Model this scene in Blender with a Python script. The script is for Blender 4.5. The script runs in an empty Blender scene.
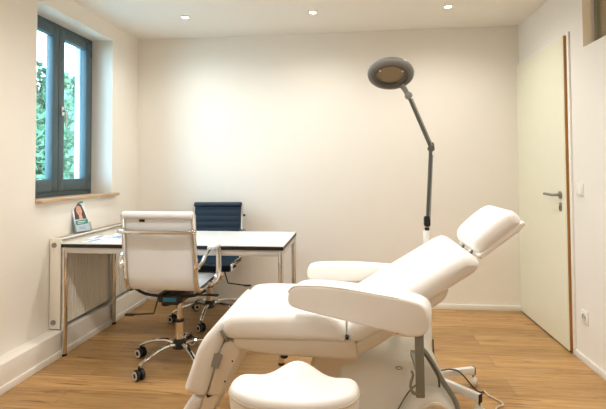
import bpy, bmesh, math, random
from mathutils import Vector, Matrix, Euler
random.seed(7)
SC = bpy.context.scene
COL = SC.collection
PI = math.pi
sin, cos = math.sin, math.cos
def R(d): return math.radians(d)
def lin(c):
    return tuple((v/255/12.92 if v/255 <= .04045 else ((v/255+.055)/1.055)**2.4) for v in c)

# ------------------------------------------------------------------ materials
def new_mat(name):
    m = bpy.data.materials.new(name); m.use_nodes = True
    nt = m.node_tree; nt.nodes.clear()
    out = nt.nodes.new('ShaderNodeOutputMaterial')
    return m, nt, out
def link(nt, a, b): nt.links.new(a, b)
def mat(name, rgb, rough=.5, metal=0, var=.03, scale=8, bump=0, bscale=60, spec=.5, coat=0, emit=None):
    m, nt, out = new_mat(name)
    b = nt.nodes.new('ShaderNodeBsdfPrincipled')
    link(nt, b.outputs[0], out.inputs[0])
    c = lin(rgb)
    tc = nt.nodes.new('ShaderNodeTexCoord')
    n = nt.nodes.new('ShaderNodeTexNoise'); n.inputs['Scale'].default_value = scale; n.inputs['Detail'].default_value = 3
    link(nt, tc.outputs['Object'], n.inputs['Vector'])
    r = nt.nodes.new('ShaderNodeValToRGB')
    r.color_ramp.elements[0].position = .3; r.color_ramp.elements[1].position = .7
    r.color_ramp.elements[0].color = (*[v*(1-var) for v in c], 1)
    r.color_ramp.elements[1].color = (*[min(1, v*(1+var)) for v in c], 1)
    link(nt, n.outputs['Fac'], r.inputs[0]); link(nt, r.outputs[0], b.inputs['Base Color'])
    b.inputs['Roughness'].default_value = rough; b.inputs['Metallic'].default_value = metal
    b.inputs['Specular IOR Level'].default_value = spec
    b.inputs['Coat Weight'].default_value = coat
    if bump:
        n2 = nt.nodes.new('ShaderNodeTexNoise'); n2.inputs['Scale'].default_value = bscale; n2.inputs['Detail'].default_value = 4
        link(nt, tc.outputs['Object'], n2.inputs['Vector'])
        bp = nt.nodes.new('ShaderNodeBump'); bp.inputs['Strength'].default_value = bump; bp.inputs['Distance'].default_value = .004
        link(nt, n2.outputs['Fac'], bp.inputs['Height']); link(nt, bp.outputs[0], b.inputs['Normal'])
    if emit:
        b.inputs['Emission Color'].default_value = (*lin(emit[0]), 1); b.inputs['Emission Strength'].default_value = emit[1]
    return m
def glass_mat(name, tint=(1, 1, 1), gloss=.08, rough=0.0, body=None, bodyfac=0):
    m, nt, out = new_mat(name)
    t = nt.nodes.new('ShaderNodeBsdfTransparent'); t.inputs[0].default_value = (*tint, 1)
    g = nt.nodes.new('ShaderNodeBsdfGlossy'); g.inputs['Roughness'].default_value = rough
    f = nt.nodes.new('ShaderNodeLayerWeight'); f.inputs['Blend'].default_value = .15
    mm = nt.nodes.new('ShaderNodeMath'); mm.operation = 'MULTIPLY_ADD'
    link(nt, f.outputs['Fresnel'], mm.inputs[0]); mm.inputs[1].default_value = .6; mm.inputs[2].default_value = gloss
    mx = nt.nodes.new('ShaderNodeMixShader')
    link(nt, mm.outputs[0], mx.inputs[0])
    src = t.outputs[0]
    if body:
        d = nt.nodes.new('ShaderNodeBsdfDiffuse'); d.inputs[0].default_value = (*lin(body), 1)
        m2 = nt.nodes.new('ShaderNodeMixShader'); m2.inputs[0].default_value = bodyfac
        link(nt, t.outputs[0], m2.inputs[1]); link(nt, d.outputs[0], m2.inputs[2]); src = m2.outputs[0]
    link(nt, src, mx.inputs[1]); link(nt, g.outputs[0], mx.inputs[2]); link(nt, mx.outputs[0], out.inputs[0])
    return m
def floor_mat():
    m, nt, out = new_mat('oak_planks')
    b = nt.nodes.new('ShaderNodeBsdfPrincipled'); link(nt, b.outputs[0], out.inputs[0])
    tc = nt.nodes.new('ShaderNodeTexCoord')
    br = nt.nodes.new('ShaderNodeTexBrick')
    br.offset = .37; br.offset_frequency = 2
    br.inputs['Scale'].default_value = 1; br.inputs['Brick Width'].default_value = 1.22; br.inputs['Row Height'].default_value = .178
    br.inputs['Mortar Size'].default_value = .0011; br.inputs['Mortar Smooth'].default_value = .3
    br.inputs['Color1'].default_value = (0, 0, 0, 1); br.inputs['Color2'].default_value = (1, 1, 1, 1); br.inputs['Mortar'].default_value = (.35, .35, .35, 1)
    mpb = nt.nodes.new('ShaderNodeMapping'); mpb.inputs['Location'].default_value = (.35, .06, 0)
    link(nt, tc.outputs['Object'], mpb.inputs[0]); link(nt, mpb.outputs[0], br.inputs['Vector'])
    # per-plank offset so grain breaks at the joints
    vm = nt.nodes.new('ShaderNodeVectorMath'); vm.operation = 'MULTIPLY_ADD'
    link(nt, br.outputs['Color'], vm.inputs[0]); vm.inputs[1].default_value = (9, 5, 3); link(nt, tc.outputs['Object'], vm.inputs[2])
    def grain(sc, scale, det, rough=.6, dist=0):
        mp = nt.nodes.new('ShaderNodeMapping'); mp.inputs['Scale'].default_value = sc
        link(nt, vm.outputs[0], mp.inputs[0])
        n = nt.nodes.new('ShaderNodeTexNoise'); n.inputs['Scale'].default_value = scale; n.inputs['Detail'].default_value = det
        n.inputs['Roughness'].default_value = rough; n.inputs['Distortion'].default_value = dist
        link(nt, mp.outputs[0], n.inputs['Vector']); return n
    g1 = grain((1.0, 17, 1), 2.2, 8, .68, .6)
    r1 = nt.nodes.new('ShaderNodeValToRGB')
    e = r1.color_ramp.elements
    e[0].position = .2; e[0].color = (*lin((138, 98, 54)), 1)
    e[1].position = .8; e[1].color = (*lin((232, 192, 136)), 1)
    x = e.new(.42); x.color = (*lin((194, 150, 95)), 1)
    x = e.new(.6); x.color = (*lin((216, 173, 116)), 1)
    link(nt, g1.outputs['Fac'], r1.inputs[0])
    # plank to plank tone
    mx = nt.nodes.new('ShaderNodeMix'); mx.data_type = 'RGBA'; mx.blend_type = 'MULTIPLY'; mx.inputs['Factor'].default_value = 1
    r2 = nt.nodes.new('ShaderNodeValToRGB')
    r2.color_ramp.elements[0].color = (.64, .62, .58, 1); r2.color_ramp.elements[1].color = (.86, .84, .81, 1)
    link(nt, br.outputs['Color'], r2.inputs[0])
    link(nt, r1.outputs[0], mx.inputs['A']); link(nt, r2.outputs[0], mx.inputs['B'])
    # dark streaks and knots
    g2 = grain((1.3, 13, 1), 2.4, 5, .6, .9)
    r3 = nt.nodes.new('ShaderNodeValToRGB')
    r3.color_ramp.elements[0].position = .28; r3.color_ramp.elements[0].color = (.36, .27, .18, 1)
    r3.color_ramp.elements[1].position = .42; r3.color_ramp.elements[1].color = (1, 1, 1, 1)
    link(nt, g2.outputs['Fac'], r3.inputs[0])
    m2 = nt.nodes.new('ShaderNodeMix'); m2.data_type = 'RGBA'; m2.blend_type = 'MULTIPLY'; m2.inputs['Factor'].default_value = 1
    link(nt, mx.outputs['Result'], m2.inputs['A']); link(nt, r3.outputs[0], m2.inputs['B'])
    m3 = nt.nodes.new('ShaderNodeMix'); m3.data_type = 'RGBA'; m3.blend_type = 'MULTIPLY'
    link(nt, br.outputs['Fac'], m3.inputs['Factor']); link(nt, m2.outputs['Result'], m3.inputs['A']); m3.inputs['B'].default_value = (.55, .45, .36, 1)
    link(nt, m3.outputs['Result'], b.inputs['Base Color'])
    b.inputs['Roughness'].default_value = .38; b.inputs['Specular IOR Level'].default_value = .4
    bp = nt.nodes.new('ShaderNodeBump'); bp.inputs['Strength'].default_value = .12; bp.inputs['Distance'].default_value = .002
    link(nt, g1.outputs['Fac'], bp.inputs['Height']); link(nt, bp.outputs[0], b.inputs['Normal'])
    return m
def wood_mat(name, dark, light, sc=(3, 30, 30)):
    m, nt, out = new_mat(name)
    b = nt.nodes.new('ShaderNodeBsdfPrincipled'); link(nt, b.outputs[0], out.inputs[0])
    tc = nt.nodes.new('ShaderNodeTexCoord'); mp = nt.nodes.new('ShaderNodeMapping'); mp.inputs['Scale'].default_value = sc
    n = nt.nodes.new('ShaderNodeTexNoise'); n.inputs['Scale'].default_value = 1.5; n.inputs['Detail'].default_value = 6
    r = nt.nodes.new('ShaderNodeValToRGB')
    r.color_ramp.elements[0].position = .3; r.color_ramp.elements[0].color = (*lin(dark), 1)
    r.color_ramp.elements[1].position = .7; r.color_ramp.elements[1].color = (*lin(light), 1)
    link(nt, tc.outputs['Object'], mp.inputs[0]); link(nt, mp.outputs[0], n.inputs['Vector']); link(nt, n.outputs['Fac'], r.inputs[0])
    link(nt, r.outputs[0], b.inputs['Base Color']); b.inputs['Roughness'].default_value = .45
    return m

M = {}
M['wall'] = mat('white_plaster', (238, 232, 222), .85, var=.008, scale=3, bump=.05, bscale=150)
M['ceil'] = mat('ceiling_plaster', (238, 233, 225), .9, var=.008, scale=3)
M['trim'] = mat('white_lacquer_trim', (242, 238, 230), .4, var=.008)
M['floor'] = floor_mat()
M['door'] = mat('cream_door_lacquer', (234, 230, 207), .35, var=.008)
M['edge_wood'] = wood_mat('door_edge_wood', (158, 108, 46), (186, 134, 66), (30, 30, 2))
M['sill_wood'] = wood_mat('sill_oak', (176, 142, 104), (206, 172, 132), (30, 3, 30))
M['anthracite'] = mat('anthracite_window_lacquer', (74, 92, 98), .4, var=.02)
M['glass'] = glass_mat('window_glass', (.97, 1, 1), .03)
M['interior_glass'] = glass_mat('interior_glass', (.93, .90, .82), .12)
M['steel'] = mat('brushed_steel', (150, 146, 138), .35, 1, var=.03)
M['chrome'] = mat('polished_chrome', (222, 220, 216), .09, 1, var=.01)
M['radiator'] = mat('radiator_enamel', (238, 233, 222), .4, var=.008)
M['radgap'] = mat('radiator_grille_shadow', (150, 145, 136), .6)
M['cap'] = mat('grey_plastic_cap', (140, 138, 134), .5)
M['desk_white'] = mat('white_laminate', (240, 238, 232), .22, var=.006)
M['desk_black'] = mat('black_edge_band', (16, 17, 19), .4)
M['apron'] = mat('grey_metal_rail', (205, 202, 196), .3, .3)
M['leather'] = mat('white_leather', (228, 233, 238), .4, var=.015, bump=.06, bscale=180)
M['navy'] = mat('navy_leather', (13, 42, 62), .45, var=.06, bump=.06, bscale=180)
M['black'] = mat('black_plastic', (20, 20, 22), .45)
M['blue'] = mat('blue_label', (40, 130, 175), .4)
M['wheelgrey'] = mat('pale_grey_wheel', (205, 205, 203), .4)
M['vinyl'] = mat('ivory_vinyl', (243, 241, 237), .38, var=.01, bump=.03, bscale=220)
M['piping'] = mat('stitched_seam', (196, 183, 164), .6)
M['shell'] = mat('cream_plastic_shell', (226, 216, 198), .32, var=.01, coat=.2)
M['base'] = mat('pale_grey_base_cover', (230, 230, 223), .3, var=.01, coat=.3)
M['basedk'] = mat('shadow_gap', (120, 112, 98), .6)
M['greybar'] = mat('grey_green_steel', (136, 137, 127), .45, .2)
M['button'] = mat('grey_button', (150, 148, 144), .5)
M['lampgrey'] = mat('lamp_grey_plastic', (118, 117, 112), .45)
M['lampdark'] = mat('lamp_dark_arm', (92, 92, 86), .4, .5)
M['lampwhite'] = mat('white_enamel', (236, 233, 226), .35)
M['lens'] = glass_mat('magnifier_lens', (.58, .54, .48), .09, .02, (158, 143, 114), .6)
M['led'] = mat('led_strip', (88, 86, 80), .4)
M['ivory'] = mat('ivory_rubber', (222, 212, 192), .5)
M['cable'] = mat('pale_cable', (208, 196, 176), .5)
M['darkcable'] = mat('dark_cable', (70, 66, 62), .5)
M['plate'] = mat('white_switch_plastic', (240, 236, 226), .3)
M['plategap'] = mat('socket_grey', (196, 190, 178), .5)
M['bulb'] = mat('downlight_glow', (255, 245, 225), .5, emit=((255, 240, 215), 14))
M['paper'] = mat('white_paper', (244, 246, 250), .6)
M['inkblue'] = mat('blue_print', (120, 150, 205), .6)
M['inkteal'] = mat('teal_print', (110, 170, 195), .6)
M['inklilac'] = mat('lilac_print', (160, 160, 205), .6)
M['skin'] = mat('printed_skin', (214, 168, 150), .5)
M['hair'] = mat('printed_hair', (84, 58, 52), .5)
M['green'] = mat('printed_teal_band', (40, 140, 122), .5)
M['lips'] = mat('printed_lips', (170, 84, 84), .5)
M['acrylic'] = glass_mat('clear_acrylic', (.92, .96, .98), .06, .03, (190, 205, 212), .08)
M['leaf'] = mat('green_leaves', (96, 132, 98), .6, var=.35, scale=2)
M['leaf2'] = mat('pale_green_leaves', (108, 140, 104), .6, var=.25, scale=2)
M['bark'] = mat('bark', (96, 82, 70), .9, var=.2)
M['ground'] = mat('pale_gravel', (170, 170, 160), .9, var=.1)
M['outwall'] = mat('white_render_outside', (225, 240, 245), .9)
M['beige'] = mat('beige_partition', (205, 188, 156), .8)

# ------------------------------------------------------------------ mesh helpers
class MB:
    def __init__(s): s.bm = bmesh.new(); s.mats = []; s.mi = 0
    def use(s, m):
        if m not in s.mats: s.mats.append(m)
        s.mi = s.mats.index(m); return s
    def _faces(s, faces):
        for f in faces: f.material_index = s.mi; f.smooth = True
    def box(s, c, size, rot=None, bev=0, seg=2):
        d = bmesh.ops.create_cube(s.bm, size=1); vs = d['verts']
        bmesh.ops.scale(s.bm, vec=size, verts=vs)
        if bev:
            es = list({e for v in vs for e in v.link_edges})
            r = bmesh.ops.bevel(s.bm, geom=es, offset=bev, segments=seg, profile=.5, affect='EDGES', clamp_overlap=True)
            vs = list({v for f in r['faces'] for v in f.verts} | {v for v in vs if v.is_valid})
            # all verts connected
            st = list(vs); seen = set(vs)
            while st:
                v = st.pop()
                for e in v.link_edges:
                    o = e.other_vert(v)
                    if o not in seen: seen.add(o); st.append(o)
            vs = list(seen)
        mt = Matrix.Translation(Vector(c))
        if rot is not None: mt = mt @ (rot if isinstance(rot, Matrix) else Euler(rot).to_matrix().to_4x4())
        bmesh.ops.transform(s.bm, matrix=mt, verts=vs)
        s._faces({f for v in vs for f in v.link_faces}); return s
    def loft(s, rings, caps=True, closed=True):
        rs = [[s.bm.verts.new(Vector(p)) for p in r] for r in rings]
        fs = []; n = len(rs[0])
        for a, b in zip(rs, rs[1:]):
            for i in range(n if closed else n-1):
                j = (i+1) % n
                fs.append(s.bm.faces.new((a[i], a[j], b[j], b[i])))
        if caps:
            fs.append(s.bm.faces.new(rs[0][::-1])); fs.append(s.bm.faces.new(rs[-1]))
        s._faces(fs); bmesh.ops.recalc_face_normals(s.bm, faces=fs); return s
    def tube(s, pts, r, seg=10, smooth=0, flat=None):
        pts = [Vector(p) for p in pts]
        if smooth: pts = catmull(pts, smooth)
        n = len(pts)
        rr = r if isinstance(r, (list, tuple)) else [r]*n
        if len(rr) != n: rr = [rr[0]+(rr[-1]-rr[0])*i/(n-1) for i in range(n)]
        tang = [(pts[min(i+1, n-1)]-pts[max(i-1, 0)]).normalized() for i in range(n)]
        t0 = tang[0]; up = Vector((0, 0, 1)) if abs(t0.z) < .9 else Vector((0, 1, 0))
        x = t0.cross(up).normalized(); rings = []
        for i in range(n):
            t = tang[i]; x = (x - t*x.dot(t)).normalized(); y = t.cross(x)
            fx, fy = (1, 1) if not flat else flat
            rings.append([pts[i]+(x*cos(2*PI*k/seg)*fx+y*sin(2*PI*k/seg)*fy)*rr[i] for k in range(seg)])
        return s.loft(rings)
    def bar(s, a, b, w, h, up=(0, 0, 1), bev=0):
        a, b = Vector(a), Vector(b); d = b-a; t = d.normalized(); u = Vector(up)
        x = t.cross(u).normalized(); y = x.cross(t)
        rot = Matrix((x, t, y)).transposed().to_4x4()
        return s.box((a+b)/2, (w, d.length, h), rot, bev)
    def lathe(s, prof, c=(0, 0, 0), seg=24, rot=None, caps=True):
        mt = Matrix.Translation(Vector(c))
        if rot is not None: mt = mt @ (rot if isinstance(rot, Matrix) else Euler(rot).to_matrix().to_4x4())
        rings = [[mt @ Vector((max(r, 1e-4)*cos(2*PI*k/seg), max(r, 1e-4)*sin(2*PI*k/seg), z)) for k in range(seg)] for r, z in prof]
        return s.loft(rings, caps)
    def prism(s, prof, a, b, fn):
        return s.loft([[fn(u, v, a) for u, v in prof], [fn(u, v, b) for u, v in prof]])
    def pillow(s, prof, a, b, fn, r=.03, seg=5, crown=0):
        """closed (u,v) outline swept from a to b with rounded rims"""
        prof = resample(ccw(prof)); rings = []
        for k in range(seg+1):
            t = PI/2*(seg-k)/seg; rings.append((a+r*(1-sin(t)), r*(1-cos(t))))
        mids = [] if not crown else [(a+(b-a)*q, -crown*sin(PI*q)) for q in (.25, .5, .75)]
        rings = rings + mids + [(b-(d-a), i) for d, i in reversed(rings)]
        return s.loft([[fn(u, v, d) for u, v in inset(prof, i)] for d, i in rings])
    def poly(s, pts):
        f = s.bm.faces.new([s.bm.verts.new(Vector(p)) for p in pts]); s._faces([f]); return s
    def build(s, name, m=None, parent=None, sharp=35):
        me = bpy.data.meshes.new(name); s.bm.normal_update(); s.bm.to_mesh(me); s.bm.free()
        for mm in (s.mats or [m]): me.materials.append(M[mm] if isinstance(mm, str) else mm)
        me.set_sharp_from_angle(angle=R(sharp))
        o = bpy.data.objects.new(name, me); COL.objects.link(o)
        if parent is not None: o.parent = parent
        return o
def catmull(p, k):
    out = []
    n = len(p)
    for i in range(n-1):
        a, b, c, d = p[max(i-1, 0)], p[i], p[i+1], p[min(i+2, n-1)]
        for j in range(k):
            t = j/k
            out.append(.5*((2*b)+(c-a)*t+(2*a-5*b+4*c-d)*t*t+(3*b-a-3*c+d)*t**3))
    out.append(p[-1]); return out
def ccw(p):
    A = sum(p[i][0]*p[(i+1) % len(p)][1]-p[(i+1) % len(p)][0]*p[i][1] for i in range(len(p)))
    return list(p) if A > 0 else list(p)[::-1]
def resample(p, step=.02):
    out = []; n = len(p)
    for i in range(n):
        a, b = Vector(p[i]), Vector(p[(i+1) % n]); k = max(1, int((b-a).length/step))
        for j in range(k): q = a.lerp(b, j/k); out.append((q.x, q.y))
    return out
def seg_dist(q, a, b):
    d = b-a; l = d.length_squared
    t = 0 if l < 1e-14 else max(0, min(1, (q-a).dot(d)/l))
    return (q-a-d*t).length
def inset(p, d):
    """inward offset that keeps the vertex count; swallowed points slide to their valid neighbours"""
    n = len(p); V = [Vector(q) for q in p]
    if d < 1e-7: return list(p)
    out = []; ok = []
    for i in range(n):
        a, b, c = V[i-1], V[i], V[(i+1) % n]
        e1 = (b-a).normalized(); e2 = (c-b).normalized()
        n1 = Vector((-e1.y, e1.x)); n2 = Vector((-e2.y, e2.x)); m = n1+n2
        if m.length < 1e-6: m = n1.copy()
        m.normalize(); q = b+m*d/max(.5, m.dot(n1)); out.append(q)
        ok.append(min(seg_dist(q, V[j-1], V[j]) for j in range(n)) > d*.96)
    if not any(ok): return list(p)
    res = list(out)
    for i in range(n):
        if ok[i]: continue
        l = 1
        while not ok[(i-l) % n]: l += 1
        r = 1
        while not ok[(i+r) % n]: r += 1
        res[i] = out[(i-l) % n].lerp(out[(i+r) % n], l/(l+r))
    return [(q.x, q.y) for q in res]
def chaikin(p, k=2, w=.25):
    for _ in range(k):
        q = []
        for i in range(len(p)):
            a, b = p[i], p[(i+1) % len(p)]
            q.append((a[0]*(1-w)+b[0]*w, a[1]*(1-w)+b[1]*w)); q.append((a[0]*w+b[0]*(1-w), a[1]*w+b[1]*(1-w)))
        p = q
    return p
def rnd(p, r, seg=4):
    """round every corner of outline p by radius r (or per-corner list)"""
    out = []; n = len(p)
    for i in range(n):
        a, b, c = Vector(p[i-1]), Vector(p[i]), Vector(p[(i+1) % n])
        rr = r[i] if isinstance(r, (list, tuple)) else r
        l1 = min(rr, (a-b).length*.45); l2 = min(rr, (c-b).length*.45)
        s = b+(a-b).normalized()*l1; e = b+(c-b).normalized()*l2
        if rr < 1e-5: out.append((b.x, b.y)); continue
        for k in range(seg+1):
            t = k/seg; q = s*(1-t)**2+b*2*t*(1-t)+e*t*t; out.append((q.x, q.y))
    return out
XZ = lambda u, v, d: (u, d, v)

def thing(name, label, cat, loc=(0, 0, 0), rz=0, group=None):
    o = bpy.data.objects.new(name, None); COL.objects.link(o); o.empty_display_size = .1
    o.location = loc; o.rotation_euler = (0, 0, rz); return tag(o, label, cat, group)
def tag(o, label, cat, group=None):
    o['label'] = label; o['category'] = cat
    if group: o['group'] = group
    return o
def struct(o): o['kind'] = 'structure'; return o
def off(f, o):
    """outline mapper shifted into the frame of a thing standing at o"""
    return lambda u, v, d: tuple(a-b for a, b in zip(f(u, v, d), o))
def copy_tree(o, parent=None):
    c = o.copy(); COL.objects.link(c)
    if parent: c.parent = parent
    for ch in list(o.children): copy_tree(ch, c)
    return c

# ------------------------------------------------------------------ room
XL, XR, YB, YF, H = -2.021, 1.443, 4.125, -1.35, 2.462
TW = .335                                       # outside wall thickness
WY0, WY1, WZ0, WZ1 = 2.73, 3.662, 1.012, 2.325   # window opening
struct(MB().box(((XL+XR)/2, (YF+YB)/2, -.06), (XR-XL+1.0, YB-YF+.4, .12)).build('floor', 'floor'))
struct(MB().box(((XL+XR)/2, (YF+YB)/2, H+.06), (XR-XL+1.0, YB-YF+.4, .12)).build('ceiling', 'ceil'))
struct(MB().box(((XL+XR)/2, YB+.06, H/2), (XR-XL+1.0, .12, H)).build('wall_back', 'wall'))
struct(MB().box(((XL+XR)/2, YF-.06, H/2), (XR-XL+1.0, .12, H)).build('wall_front', 'wall'))
def wall_with_hole(name, x0, x1, y0, y1, hy0, hy1, hz0, hz1, ztop=H):
    b = MB(); cx = (x0+x1)/2; w = x1-x0
    b.box((cx, (y0+hy0)/2, ztop/2), (w, hy0-y0, ztop)); b.box((cx, (hy1+y1)/2, ztop/2), (w, y1-hy1, ztop))
    if hz0 > 0: b.box((cx, (hy0+hy1)/2, hz0/2), (w, hy1-hy0, hz0))
    if hz1 < ztop: b.box((cx, (hy0+hy1)/2, (hz1+ztop)/2), (w, hy1-hy0, ztop-hz1))
    return struct(b.build(name, 'wall'))
wall_with_hole('wall_left', XL-TW, XL, YF-.1, YB+.05, WY0, WY1, WZ0, WZ1)
# right wall: one leaf with the high interior pane (the flush door hangs in front of the plaster)
IY0, IY1, IZ0, IZ1 = 1.75, 3.02, 1.978, 2.40
wall_with_hole('wall_right', XR, XR+.30, YF-.1, YB+.05, IY0, IY1, IZ0, IZ1)
# left ledge (boxed-in pipes) and baseboards
LX = -1.918
struct(MB().box(((XL+LX)/2, (YF+YB)/2, .08), (LX-XL, YB-YF, .16), bev=.004).build('trim_1', 'wall'))
struct(MB().box((LX+.006, (YF+YB)/2, .0215), (.012, YB-YF, .043), bev=.003).build('baseboard_left', 'trim'))
struct(MB().box(((LX+XR)/2+.006, YB-.007, .0235), (XR-LX-.012, .014, .047), bev=.003).build('baseboard_back', 'trim'))
struct(MB().box((XR-.007, (YF+3.186)/2, .022), (.014, 3.186-YF, .044), bev=.003).build('baseboard_right', 'trim'))

# ------------------------------------------------------------------ window 1
w1 = struct(thing('window_1', 'dark grey double casement window', 'window', (XL-.216, (WY0+WY1)/2, WZ0)))
del w1['label'], w1['category']
hw = (WY1-WY0)/2; zt = WZ1-WZ0
f = MB(); FD = .07
for s in (-1, 1): f.box((0, s*(hw-.025), zt/2), (FD, .05, zt), bev=.004)
f.box((0, 0, zt-.02), (FD, 2*hw-.1, .04), bev=.004); f.box((0, 0, .04), (FD, 2*hw-.1, .08), bev=.004)
f.build('window_frame', 'anthracite', w1)
for s in (-1, 1):
    y0, y1 = (-hw+.045, -.002) if s < 0 else (.002, hw-.045)
    z0, z1 = .055, zt-.035; b = MB(); t = .066; cx = .022
    yc = (y0+y1)/2; a = y1-y0
    b.box((cx, y0+t/2, (z0+z1)/2), (.06, t, z1-z0), bev=.006); b.box((cx, y1-t/2, (z0+z1)/2), (.06, t, z1-z0), bev=.006)
    b.box((cx, yc, z1-t/2), (.058, a-2*t+.004, t), bev=.006); b.box((cx, yc, z0+.045), (.058, a-2*t+.004, .09), bev=.006)
    sash = b.build('sash', 'anthracite', w1)
    MB().box((cx-.005, yc, (z0+z1)/2), (.006, a-2*t+.01, z1-z0-t-.06)).build('pane', 'glass', sash)
    for hz in (z0+.09, z1-.09):
        MB().lathe([(.007, -.03), (.007, .03)], (cx+.032, y1-.004 if s > 0 else y0+.004, hz), 10).build('hinge', 'anthracite', sash)
h_ = MB(); hy, hz = .034, 1.67-WZ0
h_.box((.058, hy, hz), (.012, .028, .07), bev=.004); h_.tube([(.06, hy, hz), (.085, hy, hz), (.092, hy, hz-.02), (.09, hy, hz-.12)], .008, 8, 4)
h_.build('window_handle', 'chrome', w1)
sl = MB(); sl.box((XL-.065, (WY0+WY1)/2, WZ0+.008), (.19, WY1-WY0-.004, .018)); sl.box((XL+.02, 3.232, WZ0+.008), (.042, .98, .021), bev=.003)
struct(sl.build('trim_2', 'sill_wood'))

# ------------------------------------------------------------------ interior window 2 in right wall
w2 = struct(thing('window_2', 'x', 'x', (XR+.085, (IY0+IY1)/2, IZ0))); del w2['label'], w2['category']
ih = (IY1-IY0)/2; iz = IZ1-IZ0
f = MB()
for s in (-1, 1): f.box((0, s*(ih-.006), iz/2), (.03, .012, iz))
f.box((0, 0, .006), (.03, 2*ih-.024, .012)); f.box((0, 0, iz-.006), (.03, 2*ih-.024, .012))
f.build('window_frame', 'greybar', w2)
MB().box((0, 0, iz/2), (.008, 2*ih-.02, iz-.02)).build('pane', 'interior_glass', w2)
# the next room, seen only through the high pane
nx = MB(); nx.box((XR+1.6, 2.6, 1.25), (.1, 4.0, 2.7)); nx.box((XR+.95, 4.55, 1.25), (1.3, .1, 2.7)); nx.box((XR+.95, .65, 1.25), (1.3, .1, 2.7))
struct(nx.build('wall_beyond', 'beige'))
struct(MB().box((XR+.98, 2.6, 2.66), (1.35, 4.0, .1)).build('ceiling_beyond', 'ceil'))
struct(MB().box((XR+.98, 2.6, .02), (1.35, 4.0, .04)).build('floor_beyond', 'beige'))

# ------------------------------------------------------------------ door
d1 = struct(thing('door_1', 'x', 'x', (XR, 3.68, 0))); del d1['label'], d1['category']
f = MB()
f.box((-.006, 3.203-3.68, 1.065), (.012, .028, 2.13), bev=.002)
f.box((-.006, -.02, 2.125), (.012, .88, .010), bev=.002)
f.build('door_frame', 'trim', d1)
lf = MB(); lf.box((-.0125, .002, 1.062), (.021, .885, 2.104)); leaf = lf.build('door_leaf', 'door', d1)
MB().box((-.0115, .002-.4465, 1.062), (.017, .008, 2.104)).build('edge_strip', 'edge_wood', leaf)
MB().box((-.012, .002, .006), (.018, .875, .006)).build('bottom_seal', 'black', leaf)
hd = MB(); hy = 3.322-3.68; hz = 1.037
hd.lathe([(.026, 0), (.026, .008), (.02, .01)], (-.022, hy, hz), 20, (0, -PI/2, 0))
hd.tube([(-.028, hy, hz), (-.068, hy, hz), (-.075, hy+.012, hz), (-.075, hy+.14, hz+.002)], .0095, 10)
hd.build('door_handle', 'steel', d1)
kh = MB(); kh.pillow(rnd([(-.014, -.03), (.014, -.03), (.014, .03), (-.014, .03)], .013), 0, .009, lambda u, v, d: (-.022-d, hy+u, .955+v), .002, 2)
kh.use('steel'); kh.build('lock_plate', 'steel', d1)
MB().box((-.0320, hy, .952), (.003, .006, .02)).build('keyhole', 'black', d1)

# ------------------------------------------------------------------ switch and socket
sw = thing('light_switch', 'square white light switch on the right wall beside the door handle', 'light switch', (XR, 3.09, 1.085))
MB().box((-.004, 0, 0), (.008, .082, .082), bev=.002).build('switch_plate', 'plate', sw)
MB().box((-.0095, -.002, 0), (.007, .056, .056), rot=(0, R(4), 0), bev=.001).build('rocker', 'plate', sw)
so = thing('wall_socket', 'white power socket low on the right wall near the door', 'socket', (XR, 3.068, .288))
MB().box((-.004, 0, 0), (.008, .082, .082), bev=.002).build('socket_plate', 'plate', so)
MB().lathe([(.022, 0), (.022, .004), (.018, .0042), (.018, .001)], (-.008, 0, 0), 20, (0, -PI/2, 0)).build('socket_well', 'plategap', so)
for s in (-1, 1): MB().lathe([(.0028, 0), (.0028, .0022)], (-.0085, s*.0095, 0), 8, (0, -PI/2, 0)).build('pin_hole', 'black', so)

# ------------------------------------------------------------------ downlights and added fill lamps
def downlight(x, y, label):
    t = thing('downlight', label, 'ceiling light', (x, y, H), 0, 'recessed downlights in the ceiling')
    MB().lathe([(.026, .0), (.037, -.001), (.038, -.004), (.034, -.008), (.027, -.006), (.025, -.001)], (0, 0, 0), 28).build('trim_ring', 'plate', t)
    MB().lathe([(.0005, -.0035), (.0252, -.0035), (.0252, -.001), (.0005, -.001)], (0, 0, 0), 24).build('bulb', 'bulb', t)
    return t
row = [(-1.339, 3.55), (-.302, 3.56), (.736, 3.56)]
for (x, y), l in zip(row, ['leftmost recessed ceiling downlight, nearest the window', 'middle recessed ceiling downlight above the navy office chair', 'rightmost recessed ceiling downlight, above and right of the magnifier lamp']):
    downlight(x, y, l)
def spot(x, y, z, e, col=(1, .97, .915)):
    l = bpy.data.lights.new('downlight_and_fill_lamp', 'SPOT'); l.energy = e; l.spot_size = R(165); l.spot_blend = 1; l.shadow_soft_size = .05; l.color = col
    o = bpy.data.objects.new('downlight_and_fill_lamp', l); COL.objects.link(o); o.location = (x, y, z)
for y, e in ((3.45, 27), (1.75, 42), (.05, 12)):  # far row lights the fixtures; the two nearer rows are added, unseen fill
    for x in (-1.339, -.302, .736): spot(x, y, H-.03, e)
pl = bpy.data.lights.new('next_room_lamp', 'POINT'); pl.energy = 14; pl.color = (1, .84, .62); pl.shadow_soft_size = .06
po = bpy.data.objects.new('next_room_lamp', pl); COL.objects.link(po); po.location = (XR+1.0, 2.4, 2.3)

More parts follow.
